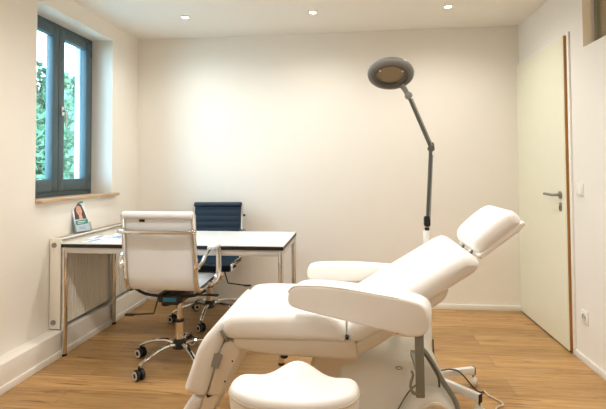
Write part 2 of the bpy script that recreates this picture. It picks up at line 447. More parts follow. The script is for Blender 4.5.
# ------------------------------------------------------------------ radiator
RY0, RY1, RZ0, RZ1, RXF = 2.868, 3.98, .168, .768, -1.915
rd = thing('radiator', 'white ribbed panel radiator under the window behind the desk', 'radiator', (-1.973, (RY0+RY1)/2, RZ0))
rl = RY1-RY0; rh = RZ1-RZ0
b = MB()
for xx in (.030, -.030):
    # corrugated panel: shallow vertical ribs
    n = 34; ring0 = []; 
    pts = []
    for i in range(n*4+1):
        ph = (i % 4); yy = -rl/2+.012+(rl-.024)*i/(n*4)
        pts.append((xx+(.006 if ph in (1, 2) else 0)*(1 if xx > 0 else -1), yy))
    back = [(xx-.012*(1 if xx > 0 else -1), p[1]) for p in reversed(pts)]
    outl = pts+back
    b.loft([[(u, v, z) for u, v in outl] for z in (.02, rh-.02)])
b.build('ribbed_panel', 'radiator', rd, 20)
for s in (-1, 1): MB().box((0, s*(rl/2-.006), rh/2), (.080, .012, rh), bev=.004).build('end_panel', 'radiator', rd)
b = MB(); b.box((0, 0, rh-.006), (.076, rl-.02, .012), bev=.003)
tg = b.build('top_grille', 'radiator', rd)
b = MB()
for i in range(54):
    yy = -rl/2+.035+(rl-.07)*i/53
    b.box((0, yy, rh+.0004), (.054, .008, .0012))
b.build('grille_slots', 'radgap', tg)
for z in (.045, rh-.045):
    c_ = MB(); c_.lathe([(.017, 0), (.017, .006), (.010, .007), (.009, .004)], (-.008, -rl/2, z), 16, (PI/2, 0, 0)); c_.build('vent_cap', 'cap', rd)
v_ = MB(); v_.tube([(0, rl/2-.01, .05), (0, rl/2+.045, .05), (0, rl/2+.045, -.012)], .009, 8); v_.lathe([(.014, 0), (.018, .01), (.018, .055), (.012, .065)], (.0, rl/2+.045, .05), 12, (0, PI/2, 0))
v_.build('valve', 'cap', rd)

# brochure stand on the radiator
bs = thing('brochure_holder', 'clear brochure stand with a woman portrait leaflet, on the radiator below the sill', 'brochure stand', (-1.966, 3.165, RZ1+.001), R(72))
tilt = Matrix.Rotation(R(-19), 4, 'X')
def bp(u, v, d): return tuple(tilt @ Vector((u*1.12, -d, v*1.12)))       # u width, v up, d towards the viewer (-y)
def slab(name, m, u0, u1, v0, v1, d0, d1, par, bev=0):
    b = MB(); b.prism([(u0, v0), (u1, v0), (u1, v1), (u0, v1)], d0, d1, bp); return b.build(name, m, par)
slab('back_panel', 'acrylic', -.058, .058, .001, .222, -.006, -.002, bs)
b = MB(); b.prism([(-.058, .004), (.058, .004), (.058, .06), (-.058, .06)], .022, .025, bp); b.prism([(-.058, .0), (.058, .0), (.058, .004), (-.058, .004)], -.006, .025, bp)
for s in (-1, 1): b.prism([(s*.058, .0), (s*.0605, .0), (s*.0605, .222 if s < 0 else .06), (s*.058, .222 if s < 0 else .06)], -.006, .025, bp)
b.build('pocket', 'acrylic', bs)
lfp = slab('leaflet', 'paper', -.052, .052, .006, .21, .006, .012, bs)
b = MB(); D_ = .0125
def ell(cu, cv, ru, rv, d, n=20): return [bp(cu+ru*cos(2*PI*k/n), cv+rv*sin(2*PI*k/n), d) for k in range(n)]
b.use('hair').poly([bp(u, v, D_) for u, v in ((-.044, .085), (.046, .085), (.040, .13), (.028, .178), (.008, .198), (-.018, .195), (-.034, .165))])
b.use('skin').poly(ell(.0, .145, .021, .034, D_+.0005)); b.poly([bp(u, v, D_+.0004) for u, v in ((-.012, .087), (.016, .087), (.012, .12), (-.008, .12))])
b.use('lips').poly(ell(.001, .126, .007, .003, D_+.001, 10))
b.use('hair'); b.poly(ell(-.008, .150, .004, .0018, D_+.001, 8)); b.poly(ell(.009, .150, .004, .0018, D_+.001, 8))
b.use('green').poly([bp(u, v, D_+.0008) for u, v in ((-.045, .048), (.050, .052), (.050, .083), (-.045, .079))])
b.poly([bp(u, v, D_+.0008) for u, v in ((.012, .193), (.046, .195), (.046, .205), (.012, .203))])
b.use('paper')
for v0, u1 in ((.067, .03), (.057, .015)): b.poly([bp(u, v, D_+.0012) for u, v in ((-.03, v0), (u1, v0+.001), (u1, v0+.005), (-.03, v0+.004))])
b.use('inkblue')
for v0 in (.02, .03): b.poly([bp(u, v, D_+.0006) for u, v in ((-.03, v0), (.02, v0), (.02, v0+.003), (-.03, v0+.003))])
b.build('printed_picture', None, lfp)

# ------------------------------------------------------------------ desk
DX0, DX1, DY0, DY1, DZ = -1.922, -.435, 2.850, 3.515, .74
dk = thing('desk', 'white topped desk with black edge and round chrome legs', 'desk', ((DX0+DX1)/2, (DY0+DY1)/2, 0))
dw, dd = (DX1-DX0)/2, (DY1-DY0)/2
b = MB(); b.use('desk_white').box((0, 0, DZ-.0025), (2*dw-.002, 2*dd-.002, .005)); b.build('desktop', None, dk)
MB().box((0, 0, DZ-.0165), (2*dw-.001, 2*dd-.001, .023)).build('edge_band', 'desk_black', dk)
b = MB(); rz = DZ-.045
for s in (-1, 1):
    b.bar((-dw+.02, s*(dd-.02), rz), (dw-.02, s*(dd-.02), rz), .025, .044, bev=.004)
    b.bar((s*(dw-.02), -dd+.02, rz), (s*(dw-.02), dd-.02, rz), .025, .044, bev=.004)
b.bar((0, -dd+.02, rz), (0, dd-.02, rz), .025, .03)
for sx in (-1, 1):
    for sy in (-1, 1):
        b.prism([(0, 0), (.07, 0), (0, .07)], rz+.015, rz+.020, lambda u, v, d: (sx*(dw-.03-u), sy*(dd-.03-v), d))
b.build('under_frame', 'apron', dk)
for sx in (-1, 1):
    for sy in (-1, 1):
        p = (sx*(dw-.018), sy*(dd-.018))
        g = MB(); g.lathe([(.017, .012), (.0175, .02), (.0175, DZ-.024), (.015, DZ-.0225)], (*p, 0), 20); lg = g.build('leg', 'chrome', dk)
        MB().lathe([(.019, 0), (.020, .003), (.019, .013), (.012, .014)], (*p, 0), 16).build('foot_cap', 'black', lg)
# papers
def sheet(x, y, rz, w, h, inks, z, label):
    t = thing('paper_sheet', label, 'paper', (x, y, z), rz, 'printed sheets on the desk')
    MB().box((0, 0, .0006), (w, h, .0012)).build('sheet', 'paper', t)
    b = MB(); n = 0
    for m_, u, v, a, c in inks:
        b.use(m_); z_ = .0014
        b.poly([(u-a/2, v-c/2, z_), (u+a/2, v-c/2, z_), (u+a/2, v+c/2, z_), (u-a/2, v+c/2, z_)])
    b.build('print', None, t)
ZT = DZ+.0005
lines = lambda m_, n, v0: [(m_, -.01, v0+i*.028, .12, .008) for i in range(n)]
sheet(-1.70, 2.965, R(82), .15, .21, [('inkteal', 0, .06, .12, .035)]+lines('inkblue', 4, -.08), ZT, 'printed sheet at the front left edge of the desk, teal header')
sheet(-1.765, 3.13, R(98), .15, .21, [('inklilac', 0, .05, .13, .03)]+lines('inkteal', 3, -.07), ZT+.0001, 'printed sheet with a lilac bar, second from the front of the desk')
sheet(-1.60, 3.16, R(75), .15, .21, [('inkblue', 0, .06, .12, .05), ('inklilac', 0, -.04, .11, .02)], ZT+.0001, 'printed sheet with a blue bar, on the desk beside the white office chair')
sheet(-1.68, 3.345, R(88), .15, .21, [('inkblue', .0, .02, .10, .06), ('inkteal', 0, -.06, .12, .02)], ZT, 'printed sheet farthest back on the desk with a blue patch')

# ------------------------------------------------------------------ office chairs
def caster(par, px, py, ang, grey, k=1.25):
    """twin wheel caster, built as sub-parts of the star base leg"""
    ca = MB(); ca.lathe([(.006, .05), (.006, .078)], (px, py, 0), 8)
    ca.pillow(rnd([(-.024, .03), (.024, .03), (.018, .055), (-.018, .055)], .01), -.007, .007, lambda u, v, d: (px+u*cos(ang)-d*sin(ang), py+u*sin(ang)+d*cos(ang), v), .003, 2)
    o = ca.build('caster_fork', 'black', par)
    w = MB()
    for s in (-1, 1):
        c = (px-s*.016*sin(ang), py+s*.016*cos(ang), .026*k)
        rot = Matrix.Rotation(ang, 4, 'Z') @ Matrix.Rotation(-s*PI/2, 4, 'X')
        w.use('black').lathe([(.014*k, -.009), (.024*k, -.009), (.026*k, -.005), (.026*k, .006), (.0235*k, .010), (.0215*k, .0105)], c, 20, rot)
        w.use(grey).lathe([(.0215*k, .010), (.021*k, .012), (.0115*k, .0124), (.0112*k, .010)], c, 20, rot)
        w.use('black').lathe([(.011*k, .009), (.0108*k, .012), (.001, .0135)], c, 12, rot)
    w.build('wheel', None, par)
def office_chair(name, label, upm, ribs, loc, rz, hub_rot, seat_z, grey, back_h, armz):
    t = thing(name, label, 'office chair', loc, rz)
    by = .048
    # five chrome legs
    for k in range(5):
        a = hub_rot-rz+k*2*PI/5; ca, sa = cos(a), sin(a)
        g = MB(); P = [(.03, .122), (.09, .134), (.175, .124), (.255, .098), (.292, .08)]
        g.tube([(r*ca, by+r*sa, z) for r, z in P], [.017, .011], 8, 3, flat=(1, .8))
        leg = g.build('base_leg', 'chrome', t)
        caster(leg, .292*ca, .292*sa+by, R((-35, 20, -15, 40, -25)[k])-rz, grey)
    b = MB(); b.lathe([(.03, .092), (.042, .098), (.042, .138), (.034, .15), (.031, .155)], (0, by, 0), 20); b.build('base_hub', 'black', t)
    b = MB(); b.lathe([(.026, .14), (.026, .265), (.0265, .27)], (0, by, 0), 18); gp = b.build('gas_post', 'chrome', t)
    b = MB(); b.lathe([(.028, .262), (.028, .275), (.016, .278)], (0, by, 0), 18); b.build('post_collar', 'black', gp)
    b = MB(); b.lathe([(.0145, .275), (.0145, seat_z-.06)], (0, by, 0), 14); b.build('post_piston', 'chrome', gp)
    # mechanism
    mz = seat_z-.075
    b = MB(); b.box((0, 0, mz), (.15, .20, .045), bev=.008); b.box((0, -.02, mz-.03), (.08, .1, .03), bev=.01)
    b.lathe([(.024, 0), (.027, .01), (.024, .05)], (0, .11, mz-.01), 14, (PI/2, 0, 0))
    mech = b.build('tilt_mechanism', 'black', t)
    MB().box((0, -.1012, mz), (.085, .002, .026)).build('label_sticker', 'blue', mech)
    b = MB(); b.lathe([(.028, 0), (.03, .01), (.026, .028)], (-.055, -.03, mz-.055), 14); b.build('tension_knob', 'black', mech)
    for s in (-1, 1):
        lv = MB(); lv.tube([(-.05, .03*s, mz), (-.10, .03*s-.01, mz-.005), (-.135, -.01+.02*s, mz-.11), (-.27, -.02, mz-.125)] if s < 0 else [(.06, 0, mz), (.22, .02, mz+.002)], .0055, 8)
        lv.box((-.30, -.02, mz-.127) if s < 0 else (.235, .02, mz+.002), (.06, .026, .012), bev=.004)
        lv.build('lever', 'black', mech)
    # support frame below the seat
    b = MB()
    for yy in (-.10, .10):
        b.tube([(-.225, yy, seat_z-.012), (-.16, yy, seat_z-.045), (-.07, yy, seat_z-.055), (.07, yy, seat_z-.055), (.16, yy, seat_z-.045), (.225, yy, seat_z-.012)], .009, 8, 3)
    for xx in (-.06, .06): b.bar((xx, -.12, seat_z-.052), (xx, .12, seat_z-.052), .03, .014)
    b.build('seat_support', 'black', t)
    # side profile of the L-shaped sling: (y, z)
    sp = [(-.262, back_h), (-.252, back_h-.10), (-.238, back_h-.22), (-.224, back_h-.34), (-.214, seat_z+.06), (-.195, seat_z+.018), (-.155, seat_z+.002), (-.06, seat_z+.004), (.08, seat_z+.012), (.19, seat_z+.014), (.235, seat_z), (.25, seat_z-.03)]
    line = catmull([Vector((0, y, z)) for y, z in sp], 5)
    for s in (-1, 1):
        g = MB(); g.tube([(s*.213, p.y, p.z) for p in line], .0145, 10, flat=(.9, 1.1)); g.build('side_rail', 'chrome', t)
    # sling upholstery: one thick sheet lofted across x with cross ribs
    b = MB(); hwid = .203; secs = []
    N = len(line)
    def off_n(i):
        tq = (line[min(i+1, N-1)]-line[max(i-1, 0)]).normalized(); return Vector((0, -tq.z, tq.y))
    L_ = [0]
    for i in range(1, N): L_.append(L_[-1]+(line[i]-line[i-1]).length)
    dense = []
    for q in range(161):
        l = L_[-1]*q/160; i = max(k for k in range(N) if L_[k] <= l+1e-9); i = min(i, N-2)
        tt = (l-L_[i])/(L_[i+1]-L_[i]); dense.append((line[i].lerp(line[i+1], tt), off_n(i).lerp(off_n(i+1), tt).normalized(), l))
    outline_f, outline_b = [], []
    for p, n_, l in dense:
        rib = .0065+(.0035*abs(sin(PI*l/.052))**.5 if ribs else .003)
        outline_f.append(p+n_*rib*1.0); outline_b.append(p-n_*(rib if ribs else .005))
    ring = outline_f+outline_b[::-1]
    xs = [-hwid, -hwid+.003, -hwid+.012, hwid-.012, hwid-.003, hwid]
    rings = []
    for x, k in zip(xs, (.35, .8, 1, 1, .8, .35)):
        m_ = [(outline_f[i]+outline_b[i])/2 for i in range(len(outline_f))]
        mm = m_+m_[::-1]
        rings.append([(x, *(mm[i].lerp(ring[i], k)).yz) for i in range(len(ring))])
    b.loft(rings); b.build('sling_upholstery', upm, t, 50)
    # roll at top
    b = MB(); b.pillow([(.021*cos(2*PI*k/20), .023*sin(2*PI*k/20)) for k in range(20)], -.214, .214, lambda u, v, d: (d, -.260+u, back_h+v-.004), .010, 4); hr = b.build('top_roll', upm, t)
    MB().box((-.095, -.2655, back_h-.034), (.034, .004, .015), rot=(R(6), 0, 0), bev=.001).build('care_label', 'black', hr)
    # chrome cross bar behind the back
    zc = back_h-.098
    b = MB(); b.tube([(-.219, -.268, zc), (-.185, -.280, zc), (.185, -.280, zc), (.219, -.268, zc)], .012, 10, 4)
    for s in (-1, 1): b.box((s*.204, -.270, zc+.004), (.035, .024, .026), bev=.006)
    cb = b.build('cross_bar', 'chrome', t)
    b = MB(); b.lathe([(.010, 0), (.011, .006), (.006, .016)], (-.226, -.268, zc), 12, (0, -PI/2, 0)); b.build('bar_end_plug', 'black', cb)
    # arm loops
    for s in (-1, 1):
        X0, X1 = s*.222, s*.252
        g = MB(); zl = seat_z+.045
        pts = [(X0, -.235, armz-.075), (s*.245, -.22, armz-.06), (X1, -.165, armz-.016), (X1, -.11, armz), (X1, .03, armz), (X1, .058, armz-.02), (X1, .062, armz-.10), (X1, .055, zl+.01), (s*.24, .02, zl-.03), (X0, -.02, seat_z+.004)]
        path = catmull([Vector(p) for p in pts], 4)
        g.tube(path, .0135, 8, flat=(1.25, .8)); ar = g.build('arm_loop', 'chrome', t)
        g = MB(); g.pillow(rnd([(-.02, -.012), (.02, -.012), (.02, .012), (-.02, .012)], .008), -.10, .03, lambda u, v, d: (X1+u, d, armz+.006+v), .006, 3)
        g.build('arm_pad', upm, ar)
        MB().box((s*.226, -.235, armz-.077), (.03, .03, .03), bev=.006).build('arm_bracket', 'chrome', ar); MB().box((s*.226, -.02, seat_z+.006), (.03, .034, .026), bev=.006).build('arm_bracket', 'chrome', ar)
    return t
office_chair('office_chair', 'white leather office chair with chrome frame, back turned, in front of the desk', 'leather', False, (-1.10, 2.78, 0), R(-2), R(-120), .515, 'wheelgrey', .965, .745)
office_chair('office_chair', 'navy blue ribbed office chair facing out from behind the desk', 'navy', True, (-1.175, 3.72, 0), R(180+4), R(-85), .46, 'wheelgrey', .915, .695)

# ------------------------------------------------------------------ treatment chair
TO = (.0, 2.02, 0)
tc = thing('treatment_chair', 'reclined ivory beauty treatment chair with armrests and leg rest', 'treatment chair', TO)
F = off(XZ, TO)
Y0, Y1 = 1.765, 2.285
p = rnd([(-.513, .553), (-.522, .60), (-.492, .650), (-.40, .657), (-.10, .657), (-.048, .645), (-.030, .60), (-.033, .556)], [.01, .03, .05, .05, .04, .03, .03, .01])
b = MB(); b.pillow(p, Y0, Y1, F, .034, 6); seat = b.build('seat', 'vinyl', tc, 60)
b = MB(); b.pillow(rnd([(-.478, .556), (-.470, .513), (-.36, .495), (-.01, .486), (.012, .498), (.004, .566)], [.005, .02, .06, .02, .01, .005]), Y0+.02, Y1-.02, F, .012, 3); b.build('seat_shell', 'shell', tc, 60)
# back rest
p = rnd([(-.022, .56), (-.024, .622), (.0, .655), (.385, .893), (.425, .908), (.470, .880), (.476, .850), (.45, .824), (.02, .55)], [.01, .02, .03, .04, .03, .03, .02, .02, .02])
b = MB(); b.pillow(p, Y0, Y1, F, .045, 6); back = b.build('backrest', 'vinyl', tc, 60)
b = MB(); b.pillow(rnd([(.0, .545), (.012, .498), (.10, .545), (.345, .722), (.365, .765), (.34, .765)], [.005, .01, .05, .02, .02, .01]), Y0+.03, Y1-.03, F, .012, 3); b.build('back_shell', 'shell', tc, 60)
MB().lathe([(.007, 0), (.008, .006), (.006, .022)], (-.026-TO[0], Y0+.03-TO[1], .575), 12, (PI/2, 0, 0)).build('hinge_knob', 'black', tc)
# head rest
p = rnd([(.500, .872), (.650, .986), (.664, 1.004), (.655, 1.03), (.626, 1.056), (.584, 1.050), (.482, .962), (.468, .93), (.474, .895)], [.02, .01, .02, .04, .05, .06, .07, .05, .04])
b = MB(); b.pillow(p, 1.865, 2.185, F, .036, 6); hr = b.build('headrest', 'vinyl', tc, 60)
b = MB(); b.pillow(rnd([(.480, .878), (.500, .862), (.654, .980), (.672, 1.006), (.656, 1.018), (.506, .896)], [.01, .01, .02, .01, .01, .01]), 1.868, 2.182, F, .010, 4); b.build('headrest_plate', 'vinyl', hr, 60)
for s in (-.07, .07): MB().tube([(.38-TO[0], s, .80), (.54-TO[0], s, .93)], .009, 10).build('headrest_rod', 'steel', hr)
# leg rest
p = rnd([(-.508, .56), (-.508, .622), (-.525, .628), (-.612, .535), (-.676, .35), (-.660, .331), (-.588, .322), (-.535, .49)], [.02, .02, .03, .05, .02, .015, .015, .04])
b = MB(); b.pillow(p, Y0+.006, Y1-.006, F, .03, 6); lr = b.build('leg_rest', 'vinyl', tc, 60)
b = MB(); b.pillow(rnd([(-.528, .51), (-.507, .545), (-.47, .536), (-.444, .50), (-.520, .326), (-.582, .324)], [.02, .02, .03, .03, .01, .01]), Y0+.022, Y1-.03, F, .012, 3); lfz = b.build('leg_rest_frame', 'shell', tc, 60)
MB().prism([(-.548, .498), (-.517, .488), (-.533, .437), (-.562, .446)], Y0+.010, Y0+.03, F).build('button', 'button', lfz)
b = MB(); b.tube([(-.496-TO[0], Y0+.02-TO[1], .545), (-.501-TO[0], Y0+.004-TO[1], .560), (-.517-TO[0], Y0-.006-TO[1], .596)], [.0045, .007], 8); b.build('lever', 'greybar', lfz)
for u, v in ((-.478, .465), (-.508, .385)): MB().lathe([(.004, 0), (.003, .002)], (u-TO[0], Y0+.022-TO[1], v), 8, (PI/2, 0, 0)).build('screw', 'black', lfz)
b = MB(); b.pillow(rnd([(-.648, .318), (-.60, .308), (-.665, .15), (-.71, .155), (-.722, .20)], [.03, .015, .02, .02, .05]), Y0+.02, Y1-.02, F, .022, 5); b.build('foot_rest', 'vinyl', tc, 60)
b = MB(); b.pillow(rnd([(-.60, .315), (-.51, .40), (-.495, .385), (-.62, .14), (-.652, .15)], [.01, .01, .02, .01, .01]), Y0+.035, Y1-.05, F, .01, 3); b.build('foot_rest_frame', 'shell', tc, 60)
MB().bar((-.585-TO[0], Y0+.034-TO[1], .318), (-.535-TO[0], Y0+.034-TO[1], .345), .004, .014).build('foot_slide', 'black', tc)
# arm rests
def arm(name, a, bq, prof, w, rad):
    a = Vector((*a, 0)); bq = Vector((*bq, 0)); t_ = (bq-a).normalized(); n_ = Vector((-t_.y, t_.x, 0))
    fn = lambda u, v, d: tuple(a+t_*u+n_*d+Vector((0, 0, v))-Vector(TO))
    b = MB(); b.pillow(prof, 0, w, fn, rad, 5); o = b.build(name, 'vinyl', tc, 60)
    return o, fn
prof = rnd([(.0, .728), (.010, .776), (.05, .792), (.20, .798), (.47, .778), (.515, .758), (.522, .70), (.505, .66), (.46, .651), (.06, .697), (.012, .708)], [.03, .02, .04, .1, .04, .03, .03, .03, .04, .04, .02])
arm1, fn1 = arm('armrest', (-.252, 1.712), (.266, 1.568), prof, .105, .012)
b = MB(); sm = [(.008, .757), (.03, .779), (.10, .787), (.20, .789), (.34, .779), (.46, .767), (.505, .746)]
b.tube([fn1(u, v+.003, .0045) for u, v in sm], .003, 6, 4); b.build('seam', 'piping', arm1)
prof2 = rnd([(.0, .69), (.008, .728), (.05, .742), (.25, .748), (.46, .735), (.50, .70), (.48, .66), (.06, .655), (.012, .665)], [.03, .02, .04, .1, .04, .03, .03, .04, .02])
arm2, _ = arm('armrest', (-.236, 2.30), (.28, 2.30), prof2, .10, .014)
PO = Vector(TO)
def T(*p): return tuple(Vector(p)-PO)
# arm post with hook on the near side, plain post on the far side
b = MB(); b.bar(T(.2205, 1.607, .67), T(.2225, 1.607, .445), .03, .012, (0, 1, 0), .004); ps = b.build('arm_post', 'greybar', tc)
b = MB(); b.tube([T(.193, 1.605, .535), T(.198, 1.603, .52), T(.190, 1.602, .49), T(.196, 1.602, .465), T(.215, 1.604, .458)], [.0035, .006], 8, 4); b.build('hook', 'greybar', ps)
b = MB(); b.bar(T(.2215, 1.61, .52), T(.2215, 1.80, .52), .016, .02); b.build('post_bracket', 'greybar', ps)
b = MB(); b.bar(T(.20, 2.36, .67), T(.20, 2.36, .45), .03, .012, (0, 1, 0), .004); b.bar(T(.20, 2.36, .47), T(.20, 2.18, .47), .03, .03); b.build('arm_post', 'greybar', tc)
# tube and link rod along the base
b = MB(); b.tube([T(.252, 1.80, .54), T(.275, 1.81, .512), T(.295, 1.815, .480), T(.335, 1.815, .410), T(.372, 1.815, .355), T(.395, 1.815, .295), T(.41, 1.815, .20), T(.415, 1.815, .06)], .0105, 10, 4); b.build('side_tube', 'greybar', tc)
b = MB(); b.tube([T(.262, 1.795, .525), T(.31, 1.79, .455), T(.318, 1.79, .40)], .0042, 8, 3); b.build('link_rod', 'lampdark', tc)
# base cover
p = rnd([(-.065, .05), (-.065, .43), (-.02, .452), (.10, .452), (.24, .446), (.305, .448), (.338, .43), (.362, .375), (.43, .20), (.46, .05)], [.0, .03, .03, .02, .02, .02, .02, .03, .03, 0])
FT = lambda u, v, d: F(u, v, d-(.45-v)*.28*(1 if d < 2 else 0))
b = MB(); b.pillow(p, 1.89, 2.19, FT, .02, 4); bc = b.build('base_cover', 'base', tc, 60)
b = MB(); b.pillow([(.178+.0145*cos(2*PI*k/24), .425+.0065*sin(2*PI*k/24)) for k in range(24)], 1.8885, 1.892, FT, .001, 2); em = b.build('oval_emblem', 'greybar', bc)
b = MB(); b.pillow([(.178+.0095*cos(2*PI*k/24), .425+.0032*sin(2*PI*k/24)) for k in range(24)], 1.8875, 1.890, FT, .0005, 2); b.build('emblem_centre', 'base', em)
p = rnd([(.10, .05), (.16, .265), (.215, .34), (.27, .383), (.325, .378), (.37, .325), (.395, .24), (.41, .05)], [0, .05, .05, .05, .05, .05, .05, 0])
b = MB(); b.pillow(p, 1.77, 1.865, F, .03, 5); wh = b.build('motor_cover', 'base', tc, 60)
b = MB(); b.lathe([(.058, -.002), (.058, .004), (.05, .006), (.046, .001), (.03, .001), (.028, .006), (.001, .008)], T(.30, 1.770, .295), 28, (PI/2, 0, 0)); b.build('cover_disc', 'shell', wh)
b = MB(); b.tube([T(.10, 1.820, .20), T(.158, 1.839, .268), T(.213, 1.860, .344), T(.27, 1.872, .388)], .003, 6, 4); b.build('cover_seam', 'basedk', bc)
b = MB(); b.pillow(rnd([(-.18, .30), (-.18, .42), (-.15, .49), (.02, .49), (.02, .30)], [.02, .03, .02, 0, 0]), 1.885, 2.16, F, .02, 4); b.pillow(rnd([(-.12, .05), (-.12, .345), (-.05, .345), (-.05, .05)], .01), 1.90, 2.14, F, .015, 3); b.build('lift_column', 'shell', tc, 60)
b = MB(); b.pillow(rnd([(-.42, .015), (-.40, .055), (.50, .055), (.52, .015)], [.01, .03, .03, .01]), 1.83, 2.22, F, .012, 3); ft = b.build('floor_plate', 'base', tc, 60)
for x in (-.36, .46):
    for y in (1.87, 2.18):
        MB().lathe([(.02, 0), (.022, .004), (.02, .018)], T(x, y, 0), 14).build('rubber_foot', 'black', ft)
b = MB(); b.lathe([(.0155, 0), (.016, .008), (.008, .012), (.005, .062)], T(-.293, 1.93, .430), 14); b.build('release_knob', 'black', tc)

# ------------------------------------------------------------------ saddle stool
ST = (-.190, 1.465, 0)
ss = thing('saddle_stool', 'ivory saddle shaped stool seat in front of the treatment chair', 'stool', ST)
# saddle surface: footprint in (x, y); raised pommel at the back (far) centre, rolled flanks
NA, NR = 72, 10
def foot(a):
    # rounded wide D: flat-ish far side, arched near side
    n = 3.0; c_, s_ = cos(a), sin(a)
    r = 1/((abs(c_)**n+abs(s_)**n)**(1/n))
    x = .204*r*c_; y = (.125 if s_ > 0 else .13)*r*s_
    if s_ < 0: x *= 1-.10*(s_*s_)
    return x, y
def top(x, y):
    fy = max(0, min(1, (y+.10)/.20))
    pomm = .050*math.exp(-(x/.076)**2)*fy**1.2
    flank = .020*(abs(x)/.2)**2.2
    dip = -.008*math.exp(-((abs(x)-.11)/.05)**2)*fy
    return .545-.026*fy+pomm+flank+dip
b = MB(); rings = []
cr = [(.02, 0), (.2, 0), (.4, 0), (.58, 0), (.74, .000), (.86, .002), (.93, .006), (.975, .014), (1.0, .026), (1.0, .034)]
for q, dz in cr: rings.append([(foot(2*PI*k/NA)[0]*q, foot(2*PI*k/NA)[1]*q, top(foot(2*PI*k/NA)[0]*q, foot(2*PI*k/NA)[1]*q)-dz) for k in range(NA)])
b.loft(rings, caps=True); cush = b.build('seat', 'vinyl', ss, 60)
rim = [Vector((foot(2*PI*k/NA)[0]*1.004, foot(2*PI*k/NA)[1]*1.004, top(*foot(2*PI*k/NA))-.034)) for k in range(NA)]
b = MB(); b.tube(rim+[rim[0], rim[1]], .0028, 6); b.build('seam', 'piping', cush)
b = MB(); b.loft([[(p.x*q, p.y*q, (p.z if i == 0 else p.z-dz)) for p in rim] for i, (q, dz) in enumerate([(.998, 0), (.995, .03), (.97, .062), (.90, .075), (.5, .078)])]); b.build('seat_side', 'vinyl', ss, 60)
b = MB(); b.lathe([(.09, .462), (.09, .478), (.03, .482)], (0, 0, 0), 24); b.build('seat_plate', 'black', ss)
b = MB(); b.lathe([(.025, .09), (.025, .29), (.015, .292), (.015, .465)], (0, 0, 0), 18); b.build('gas_post', 'chrome', ss)
for k in range(5):
    a = 2*PI*k/5+.3; g = MB(); g.tube([(.02*cos(a), .02*sin(a), .10), (.12*cos(a), .12*sin(a), .095), (.235*cos(a), .235*sin(a), .075)], [.018, .012], 8, 3)
    lg = g.build('base_leg', 'chrome', ss); caster(lg, .237*cos(a), .237*sin(a), a+R(50), 'wheelgrey')
MB().lathe([(.034, .08), (.036, .09), (.034, .125), (.026, .13)], (0, 0, 0), 18).build('base_hub', 'chrome', ss)

# ------------------------------------------------------------------ magnifier lamp
LO = (.4005, 2.575, 0)
lp = thing('magnifier_lamp', 'grey magnifying lamp on a tall jointed floor stand behind the treatment chair', 'floor lamp', LO)
def Lq(x, z, y=2.575): return (x-LO[0], y-LO[1], z)
b = MB(); b.lathe([(.0215, .10), (.0215, .72), (.0185, .722), (.0185, .880), (.016, .884)], (0, 0, 0), 20); b.build('pole', 'lampwhite', lp)
b = MB(); b.lathe([(.034, .07), (.036, .08), (.036, .12), (.026, .135), (.0225, .14)], (0, 0, 0), 20); b.build('base_hub', 'lampwhite', lp)
ends = [(.665, 2.685), (.615, 2.365), (.30, 2.33), (.13, 2.56), (.36, 2.84)]
for k, (ex, ey) in enumerate(ends):
    a = Vector((.0, .0, .098)); e = Vector((ex-LO[0], ey-LO[1], .09)); d = (e-a).normalized()
    g = MB(); g.bar(a+d*.03, e, .026, .040, bev=.003); lg = g.build('base_leg', 'lampwhite', lp)
    MB().bar(e-d*.001, e+d*.004, .0265, .0405).build('end_cap', 'black', lg)
    cp = e-d*.004
    w = MB(); w.lathe([(.006, .045), (.006, .072)], (cp.x, cp.y, 0), 8); w.build('caster_stem', 'steel', lg)
    w = MB(); 
    n_ = Vector((-d.y, d.x, 0)); ang = math.atan2(d.y, d.x)+.5
    rot = Matrix.Rotation(ang, 4, 'Z') @ Matrix.Rotation(PI/2, 4, 'X')
    w.lathe([(.006, -.024), (.017, -.022), (.025, -.013), (.028, -.003), (.028, .003), (.025, .013), (.017, .022), (.006, .024)], (cp.x, cp.y, .028), 20, rot); w.build('caster', 'ivory', lg)
b = MB(); b.tube([Lq(0.4029, 0.8774), Lq(0.4029, 0.8994)], .013, 12); b.pillow(rnd([(-.017, -.03), (.017, -.03), (.017, .03), (-.017, .03)], .015), -.014, .014, lambda u, v, d: (.003+u, d, .933+v), .004, 3); b.build('lower_joint', 'black', lp)
b = MB(); b.tube([Lq(0.4058, 0.9329), Lq(0.4278, 1.3205)], .0095, 10); b.build('lower_arm', 'lampdark', lp)
b = MB(); b.tube([Lq(0.4173, 0.9473, 2.5600), Lq(0.4354, 1.2966, 2.5600)], .0028, 6); b.build('lower_tension_rod', 'lampgrey', lp)
b = MB(); b.lathe([(.010, -.017), (.018, -.014), (.018, .014), (.010, .017)], Lq(0.4297, 1.3320), 16, (PI/2, 0, 0)); b.tube([Lq(0.4326, 1.3253), Lq(0.4421, 1.3463), Lq(0.4364, 1.3655)], .006, 8, 3); b.build('elbow_joint', 'lampdark', lp)
b = MB(); b.tube([Lq(0.4278, 1.3396), Lq(0.3158, 1.6143)], .0095, 10); b.build('upper_arm', 'lampdark', lp)
b = MB(); b.tube([Lq(0.4364, 1.3463, 2.5610), Lq(0.3302, 1.6076, 2.5610)], .0028, 6); b.build('upper_tension_rod', 'lampgrey', lp)
b = MB(); b.lathe([(.012, -.018), (.020, -.014), (.020, .014), (.012, .018)], Lq(0.3110, 1.6267), 16, (PI/2, 0, 0)); b.tube([Lq(0.3110, 1.6267), Lq(0.2871, 1.6679, 2.5700), Lq(0.2727, 1.6841, 2.5670)], [.013, .016], 10, 3); b.build('head_joint', 'lampgrey', lp)
